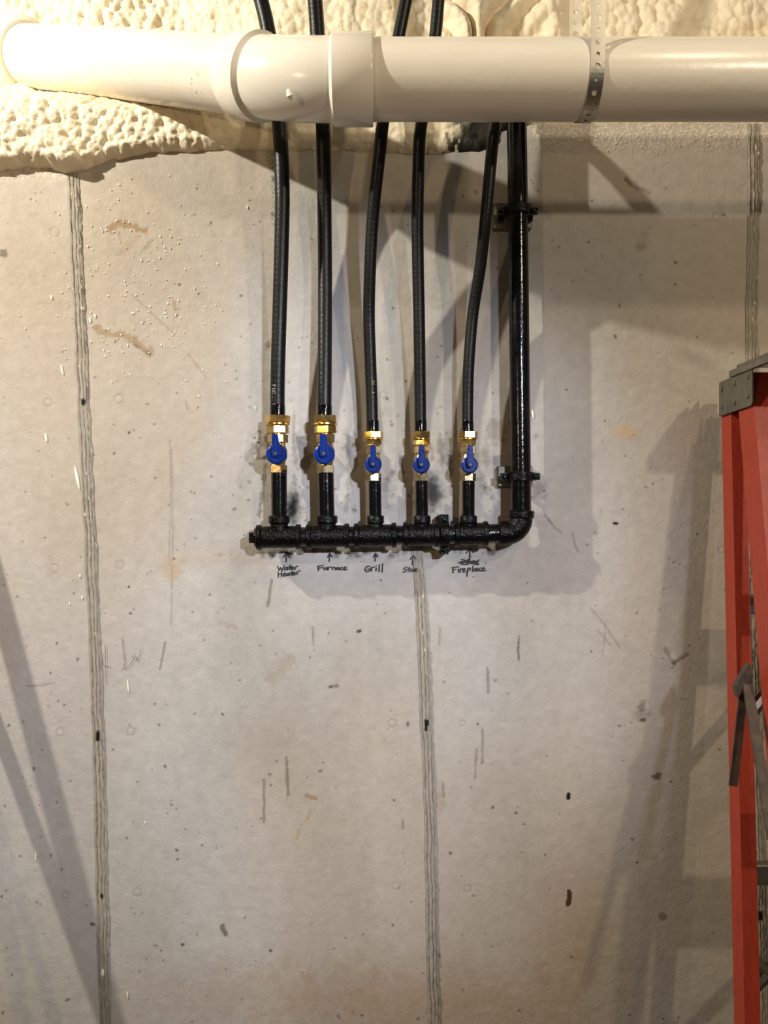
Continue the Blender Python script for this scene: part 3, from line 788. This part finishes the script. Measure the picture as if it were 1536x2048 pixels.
def hexnut(mb, x, y0, y1, r, s, rot, cham=1.0):
    a, b = W(x, y1, s), W(x, y0, s); L = (b-a).length; c = m_(cham)
    mb.lathe(a, b, [(0,r*.9),(c,r),(L-c,r),(L,r*.9)], 6, rot)
for i, (v, h) in enumerate(zip(VALV, HOSES)):
    use, nth = NAMES[i]
    hr = m_(h['w'])
    # hose -------------------------------------------------------------
    root = thing('gas_hose', f'{nth} black flexible gas hose from the left, above the {use} valve', 'gas hose', W(*h['p'][-1]), 'black gas hoses feeding down the wall')
    pts = spline([W(x,y,s) for x,y,s in h['p']], 0.0016)
    rad = [hr*(1+0.004*math.sin(k*1.15)) for k in range(len(pts))]
    MB().tube(pts, rad, 18, True).build('hose', hose_mat, root)
    big = v['big']; x = v['x']
    # painted cuff at the end of the hose
    yN = 831 if big else 863
    e = [W(x + (h['p'][-1][0]-x)*0.8, yN-22, S0+.0006), W(x + (h['p'][-1][0]-x)*0.6, yN+4, S0)]
    MB().lathe(e[0], e[1], [(0,hr*1.0),(m_(2),hr*1.045),(m_(26),hr*1.045)], 20).build('painted_cuff', black_pipe, root)
    # brass compression fitting
    if big: nuts = [(831,846,m_(24.2)),(852,867,m_(21.5))]; ringy = (845,852,m_(24.0)); stub = (840,872,m_(15))
    else:   nuts = [(863,876.5,m_(18.6)),(880.5,890.5,m_(17.0))]; ringy = (876,881,m_(18.4)); stub = (870,896,m_(11))
    rots = [0.0, 0.55, 0.25, 0.5, 0.1]
    MBn = MB(); hexnut(MBn, x, nuts[0][0], nuts[0][1], nuts[0][2]*1.03, S0, rots[i]); MBn.build('compression_nut', brass, root, 20)
    g = MB(); a, b = W(x,ringy[1],S0), W(x,ringy[0],S0); L = (b-a).length
    g.lathe(a, b, [(0,ringy[2]*.86),(L*.3,ringy[2]),(L*.7,ringy[2]),(L,ringy[2]*.86)], 28).build('flange_ring', brass, root)
    MBn = MB(); hexnut(MBn, x, nuts[1][0], nuts[1][1], nuts[1][2]*1.03, S0, rots[i]+0.3); MBn.build('adapter_nut', brass, root, 20)
    a, b = W(x,stub[1],S0), W(x,stub[0],S0); L = (b-a).length
    MB().lathe(a, b, [(0,stub[2]),(L,stub[2])], 20).build('adapter_stub', brass, root)
    # valve ------------------------------------------------------------
    vr = thing('ball_valve', f'{"larger" if big else "smaller"} brass ball valve with blue lever above the {use} label', 'valve', W(x, 946 if big else 962, S0), 'blue handled ball valves')
    if big: up = (869,886,m_(19.6)); lo = (930,946.5,m_(18.4)); body = (884,932,m_(17)); hc = v['c']; rd = 21.0; ltop = 869; lw = (6.0,7.6)
    else:   up = (892.5,908,m_(15.6)); lo = (946.5,962.5,m_(14.6)); body = (906,948,m_(13.6)); hc = v['c']; rd = 17.0; ltop = 891; lw = (4.9,6.2)
    q = MB(); hexnut(q, x, up[0], up[1], up[2]*1.04, S0, rots[i]+0.15); q.build('upper_hex', nickel, vr, 20)
    q = MB(); hexnut(q, x, lo[0], lo[1], lo[2]*1.04, S0, rots[i]-0.1); q.build('lower_hex', nickel, vr, 20)
    a, b = W(x,body[1],S0), W(x,body[0],S0); L = (b-a).length
    MB().lathe(a, b, [(0,body[2]*.85),(L*.2,body[2]*.95),(L*.35,body[2]*1.12),(L*.65,body[2]*1.12),(L*.8,body[2]*.95),(L,body[2]*.85)], 22).build('body', nickel, vr)
    sh = S0 + (0.030 if big else 0.026)                                     # lever plane
    hcx, hcy = x + (hc[0]-x)*1.0, hc[1]
    c = W(hcx, hcy, sh)
    MB().lathe(W(x + (hcx-x)*.6, hcy, S0), W(hcx, hcy, sh), [(0,m_(7)),((c-W(x+(hcx-x)*.6,hcy,S0)).length,m_(6))], 14).build('stem', nickel, vr)
    r = M(rd, sh)
    hd = MB()
    hd.lathe(c+Vector((0,0.004,0)), c+Vector((0,-0.01,0)), [(0,r*.9),(0.0015,r),(0.0055,r),(0.0078,r*.94),(0.0092,r*.82)], 32)
    wt, wb = M(lw[0], sh), M(lw[1], sh); ht = M(hcy-ltop, sh); lean = M((x-hcx)*0.2-2.0 if i < 2 else 0.0, sh)
    poly = [(-wb,-M(2,sh)),(wb,-M(2,sh)),(wb*.98,ht*.45),(wt+lean,ht*.93),(wt*.6+lean,ht),(-wt*.6+lean,ht),(-wt+lean,ht*.93),(-wb*.98,ht*.45)]
    T = Matrix.Translation(c)
    hd.prism(poly, -0.0125, 0.0005, T)
    hd.prism([(px_*.55, pz_*.98) for px_, pz_ in poly], -0.0142, -0.012, T)
    hd.lathe(c+Vector((0,0,0)), c+Vector((0,-0.0150,0)), [(0,wb*.95),(0.0138,wb*.95),(0.0150,wb*.8)], 20)
    ho = hd.build('lever_handle', blue, vr, 30)
    s_ = MB()
    s_.lathe(c+Vector((0,-0.012,0)), c+Vector((0,-0.0156,0)), [(0,M(3.6,sh)),(0.0036,M(3.6,sh))], 14)
    so = s_.build('screw_shade_disc', dark, ho)  # raised near-black disc, its colour stands for the shade in the recess
    s2 = MB().lathe(c+Vector((0,-0.0150,0)), c+Vector((0,-0.0164,0)), [(0,M(2.2,sh)),(0.0014,M(1.9,sh))], 6).build('screw_head', plate_steel, ho)
    # print on the jacket
    if i in (0, 2):
        gl = {'F':[[(0,0),(0,6)],[(0,6),(4,6)],[(0,3.2),(3,3.2)]], 'U':[[(0,6),(0,0),(4,0),(4,6)]], 'E':[[(4,0),(0,0),(0,6),(4,6)],[(0,3),(3,3)]], 'L':[[(0,6),(0,0),(4,0)]],
              'G':[[(4,5),(3,6),(0,6),(0,0),(4,0),(4,3),(2,3)]], 'A':[[(0,0),(2,6),(4,0)],[(1,2.4),(3,2.4)]], 'S':[[(4,6),(0,6),(0,3.2),(4,3),(4,0),(0,0)]], ' ':[],
              '2':[[(0,6),(4,6),(4,3),(0,3),(0,0),(4,0)]], '5':[[(4,6),(0,6),(0,3.4),(4,3),(4,0),(0,0)]], '1':[[(2,0),(2,6)]]}
        txt, ang0, y0, sc, pm = (('FUEL GAS', -0.62, 772, 1.1, print_grey) if i == 0 else ('25 11', 0.12, 762, 0.85, print_yellow))
        mbp = MB()
        def on_hose(u, v_):                                                # u px down the hose, v_ px around it
            yy = y0 + u
            p = min(pts, key=lambda q: abs(1024-(q.z-CZ)*F/(D+q.y) - yy))
            an = ang0 + v_/h['w']
            return Vector((p.x + math.sin(an)*hr*1.022, p.y - math.cos(an)*hr*1.022, p.z))
        u0 = 0
        for ch in txt:
            for st in gl[ch]:
                for (ax, ay), (bx, by) in zip(st[:-1], st[1:]):
                    P0, P1 = (u0+ax*sc, ay*sc), (u0+bx*sc, by*sc)
                    L = math.hypot(P1[0]-P0[0], P1[1]-P0[1]); nx, ny = -(P1[1]-P0[1])/L*0.42, (P1[0]-P0[0])/L*0.42
                    mbp.add([on_hose(P0[0]+nx,P0[1]+ny), on_hose(P1[0]+nx,P1[1]+ny), on_hose(P1[0]-nx,P1[1]-ny), on_hose(P0[0]-nx,P0[1]-ny)], [(0,1,2,3)])
            u0 += 6.6*sc
        mbp.build('jacket_print', pm, root, 0)

# ------------------------------------------------------------------ white drain pipe
RP = 0.05715; SP = 0.23
zP = CZ + 863.6/F*(D-SP)
E = Vector(((588-768)*(D-SP)/F, -SP, zP))
Fp = Vector(((60-768)*1.66/F, 0.16, CZ+(1024-113)/F*1.66))
dp = thing('drain_pipe', 'thick white plastic drain pipe with elbow coupling crossing the top of the wall', 'pipe', E)
ld = (Fp-E).normalized(); rd_ = Vector((1,0,0))
def cyl(a, b, prof, name, mat, n=64):
    return MB().lathe(a, b, prof, n).build(name, mat, dp)
x_hub0, x_hub1 = (660-768)*(D-SP)/F, (746-768)*(D-SP)/F
pR0 = Vector((x_hub1-0.03,-SP,zP)); pR1 = Vector((1.9,-SP,zP))
cyl(pR0, pR1, [(0,RP),((pR1-pR0).length,RP)], 'long_pipe', pvc)
h0 = Vector((x_hub0,-SP,zP)); h1 = Vector((x_hub1,-SP,zP)); L = (h1-h0).length; RH = RP*1.128
cyl(h0, h1, [(0,RP*1.0),(0.006,RH),(L-0.0015,RH),(L,RH*.985),(L,RP)], 'right_hub', pvc_hub)
# elbow body
d0 = 0.062
a0 = E + ld*d0; b0 = Vector((x_hub0+0.004,-SP,zP))
body_pts = []
for t in np.linspace(0,1,14):
    body_pts.append(a0*(1-t)**2 + E*(2*t*(1-t)) + b0*t*t)
MB().tube(body_pts, RP*1.03, 56).build('elbow_body', pvc_hub, dp)
lh0 = E + ld*d0; lh1 = E + ld*(d0+0.052); L = 0.052
cyl(lh0, lh1, [(0,RP*1.0),(0.007,RH),(L-0.0015,RH),(L,RH*.985),(L,RP)], 'left_hub', pvc_hub)
pl0 = E + ld*(d0+0.02); pl1 = Fp + ld*0.06
cyl(pl0, pl1, [(0,RP),((pl1-pl0).length,RP)], 'angled_pipe', pvc)
f0 = Fp + ld*(0.0); f1 = Fp + ld*0.16
cyl(f0, f1, [(0,RP),(0.0,RP*1.10),(0.008,RP*1.22),(0.16,RP*1.30)], 'wall_hub', foam_white)
# moulding nub and glue dab on the elbow
nb = E + Vector((0,-RP*1.03,0))
nub_p = Vector(((578-768)*(D-SP-RP)/F, -(SP+RP*0.93), CZ+(1024-187)/F*(D-SP-RP*.93)))
MB().tube([nub_p+Vector((-.002,.004,.006)), nub_p+Vector((0,-0.0005,.002)), nub_p+Vector((.001,-0.001,-.004)), nub_p+Vector((.003,.003,-.008))], [.003,.0045,.0055,.002], 10).build('moulding_nub', pvc_hub, dp)

# ------------------------------------------------------------------ perforated hanger strap looped under the pipe
hs = thing('hanger_strap', 'perforated metal hanger strap looped around the white drain pipe', 'strap', (0.3,-SP,zP))
rs_ = RP + 0.0012
def strap_path():
    top = 3.02; P = []
    xf = lambda px, dep: (px-768)*dep/F
    yF, yB = -(SP+rs_), -(SP-rs_)
    xt, xm, xbk = xf(1204, D+yF), xf(1192, D+yF), xf(1151, D+yB)
    xm2 = xf(1196, D+yF)
    for t in np.linspace(0,1,30): P.append(Vector((xt*(1-t)+xm2*t, yF, top*(1-t)+zP*t)))
    for t in np.linspace(0,1,40)[1:]:
        a_ = math.pi*t
        P.append(Vector((xm2 + (xbk-xm2)*(t**1.2), -SP - rs_*math.cos(a_), zP - rs_*math.sin(a_))))
    for t in np.linspace(0,1,30)[1:]: P.append(Vector((xbk, yB, zP*(1-t)+top*t)))
    return P
sp = strap_path()
cum = [0.0]
for a, b in zip(sp[:-1], sp[1:]): cum.append(cum[-1]+(b-a).length)
def at_len(u):
    u = min(max(u,0),cum[-1]-1e-6); k = max(0, np.searchsorted(cum, u, 'right')-1); k = min(k, len(sp)-2)
    t = (u-cum[k])/(cum[k+1]-cum[k]); p = sp[k]*(1-t)+sp[k+1]*t
    tg = (sp[min(k+2,len(sp)-1)]-sp[max(k-1,0)]).normalized()
    rad = Vector((0, p.y+SP, p.z-zP)); 
    nrm = Vector((0, -tg.z, tg.y)).normalized()
    side = tg.cross(nrm).normalized()
    return p, side
cellL = 0.0172; wS = 0.0202; mbs = MB(); nC = int(cum[-1]/cellL); NS = 16
for c in range(nC):
    rh = 0.0043 if c % 2 == 0 else 0.0028
    vs_, fs_ = [], []
    for k in range(NS):
        an = 2*math.pi*k/NS; ca, sa = math.cos(an), math.sin(an)
        q = 1/max(abs(ca), abs(sa))
        for (uu, ww) in ((rh*ca, rh*sa), (ca*q*cellL/2, sa*q*wS/2)):
            p, sd = at_len((c+0.5)*cellL+uu)
            vs_.append(p + sd*ww)
    for k in range(NS):
        j = (k+1) % NS
        fs_.append((2*k, 2*k+1, 2*j+1, 2*j))
    mbs.add(vs_, fs_)
so = mbs.build('perforated_band', strap_steel, hs, 0, 0.0004)
md = so.modifiers.new('thickness','SOLIDIFY'); md.thickness = 0.0009; md.offset = 0

# ------------------------------------------------------------------ orange stepladder leaning on the wall at right
ld_ = thing('stepladder', 'orange fibreglass stepladder leaning on the wall at the right edge', 'ladder', (0.70,-0.4,0))
ZT = 1.70; XC = 0.576+0.165
def rear(z, dx=0, ds=0): return Vector((0.576-0.035*(ZT-z)+dx, -(0.05+0.14*(ZT-z)+ds), z))
def frnt(z, dx=0, ds=0): return Vector((0.576-0.035*(ZT-z)+dx, -(0.122+0.27*(ZT-z)+ds), z))
mir = lambda p: Vector((2*XC-p.x, p.y, p.z))
def channel(fn, z0, z1, depth, fl, th, m):
    """C section: web on the outside, two flanges turned inwards"""
    prof = [(0,0),(fl,0),(fl,th),(th,th),(th,depth-th),(fl,depth-th),(fl,depth),(0,depth)]
    mb = MB(); vs_ = []
    for z in (z0, z1):
        for dx, ds in prof:
            p = fn(z, dx, ds); vs_.append(mir(p) if m else p)
    n = len(prof)
    fs_ = [(i,(i+1)%n,(i+1)%n+n,i+n) for i in range(n)]
    fs_ += [(0,1,2,3),(0,3,4,7),(4,5,6,7)] + [tuple(k+n for k in f) for f in ((3,2,1,0),(7,4,3,0),(7,6,5,4))]
    return mb.add(vs_, fs_)
for m in (False, True):
    channel(rear, 0.0, ZT+0.06, 0.040, 0.024, 0.004, m).build('rear_rail', orange, ld_, 25)
    channel(frnt, 0.0, ZT+0.07, 0.058, 0.030, 0.004, m).build('front_rail', orange, ld_, 25)
    # gusset plate with rivets at the top
    pt = [(0.050,1.713),(0.176,1.716),(0.180,1.720),(0.180,1.776),(0.050,1.770)]
    g = MB(); vs_ = []
    for xo in (0.0, 0.002):
        for s, z in pt:
            p = Vector((0.5755-0.002+xo-0.002, -s, z)); vs_.append(mir(p) if m else p)
    n = len(pt); g.add(vs_, [tuple(range(n)), tuple(range(2*n-1,n-1,-1))]+[(i,(i+1)%n,(i+1)%n+n,i+n) for i in range(n)])
    go = g.build('gusset_plate', plate_steel, ld_, 0)
    for s, z in [(0.062,1.758),(0.062,1.728),(0.115,1.760),(0.115,1.728),(0.165,1.762),(0.165,1.732)]:
        p = Vector((0.5712, -s, z)); q = p + Vector((-0.002,0,0))
        if m: p, q = mir(p), mir(q)
        r_ = MB().lathe(p, q, [(0,0.0042),(0.0012,0.0042),(0.002,0.0025)], 10).build('rivet', plate_steel, go)
# top cap
tc = MB(); xl, xr = 0.572, 2*XC-0.572
tc.rbox((xl-0.004,-0.262,1.782),(xr+0.004,-0.13,1.787), 0.001)
tc.rbox((xl-0.004,-0.266,1.762),(xr+0.004,-0.262,1.787), 0.001)
tc.prism([(xl-0.004,1.782),(xl+0.002,1.782),(xl+0.002,1.772),(xl-0.004,1.772)], -0.262, -0.10)
tc.build('top_cap', steel, ld_, 25)
# steps on the front section, cross bars and diagonals on the rear
for z in (1.45,1.16,0.87,0.58,0.29):
    a = frnt(z, 0.004, 0.004); b = mir(a)
    MB().rbox((a.x,a.y-0.06,z-0.012),(b.x,a.y+0.004,z+0.012), 0.002).build('step', steel, ld_, 25)
for z in (1.40,0.985,0.70,0.30):
    a = rear(z, 0.004, 0.008); b = mir(a)
    MB().rbox((a.x,a.y-0.022,z-0.016),(b.x,a.y,z+0.016), 0.002).build('rear_crossbar', steel, ld_, 25)
for (z0, z1) in ((1.40,1.22),(0.985,0.82),(0.70,0.86)):
    a = rear(z0, 0.20 if z0 != 1.40 else 0.18, 0.02); b = rear(z1, 0.022, 0.02)
    MB().tube([a, b], 0.011, 8).build('diagonal_brace', steel, ld_)
    MB().tube([mir(a), mir(b)], 0.011, 8).build('diagonal_brace', steel, ld_)
for m in (False, True):
    for fn, dep in ((rear,0.040),(frnt,0.058)):
        p0 = fn(0.0,-0.003,-0.004); p1 = fn(0.06, 0.03, dep+0.004)
        if m: p0, p1 = mir(p0), mir(p1)
        lo = [min(a,b) for a,b in zip(p0,p1)]; hi = [max(a,b) for a,b in zip(p0,p1)]
        MB().rbox(lo, hi, 0.003).build('foot', dark, ld_, 25)
# spreader: two flat bars hinged on a bracket, on the left side
def bar(pxs, w, th, name, mat, s0, s1):
    a, b = W(*pxs[0], s0), W(*pxs[1], s1); d = (b-a).normalized(); sd = d.cross(Vector((0,1,0))).normalized(); nn = d.cross(sd)
    vs_ = []
    for p in (a, b):
        for u in (-1, 1):
            for v in (-1, 1): vs_.append(p + sd*u*w/2 + nn*v*th/2)
    return MB().add(vs_, [(0,1,3,2),(4,6,7,5),(0,4,5,1),(2,3,7,6),(0,2,6,4),(1,5,7,3)]).build(name, mat, ld_, 0)
bar([(1490,1355),(1466,1572)], 0.0125, 0.004, 'spreader_bar', spread_steel, 0.215, 0.235)
bar([(1492,1352),(1546,1680)], 0.0145, 0.004, 'spreader_bar', spread_steel, 0.222, 0.36)
a = W(1485,1360,0.226)
kk = lambda x, y: ((x-1485)*(D-0.226)/F, -(y-1360)*(D-0.226)/F)
MB().prism([kk(1467,1372), kk(1473,1394), kk(1503,1352), kk(1497,1326), kk(1492,1330)], -0.006, 0.006, Matrix.Translation(a)).build('spreader_hinge', spread_steel, ld_, 0)

# ------------------------------------------------------------------ two unseen strips added left of the frame to cast diagonal shadows
def strip(a, b, w, t, label):
    a, b = Vector(a), Vector(b); d = (b-a).normalized(); sd = d.cross(Vector((0,1,0))).normalized(); nn = d.cross(sd)
    m = MB(); vs_ = []
    for p in (a, b):
        for u in (-1, 1):
            for v in (-1, 1): vs_.append(p + sd*u*w/2 + nn*v*t/2)
    o = m.add(vs_, [(0,1,3,2),(4,6,7,5),(0,4,5,1),(2,3,7,6),(0,2,6,4),(1,5,7,3)]).build('shadow_strip', wood, None, 0)
    o['label'] = label; o['category'] = 'lumber'; o['group'] = 'added shadow strips'
strip((-0.85,-0.022,2.0), (-0.553,-0.455,0.012), 0.026, 0.018, 'longer unseen pine strip added to cast a diagonal shadow')
strip((-0.857,-0.022,1.626), (-0.386,-0.52,0.012), 0.020, 0.016, 'shorter unseen pine strip added to cast a diagonal shadow')
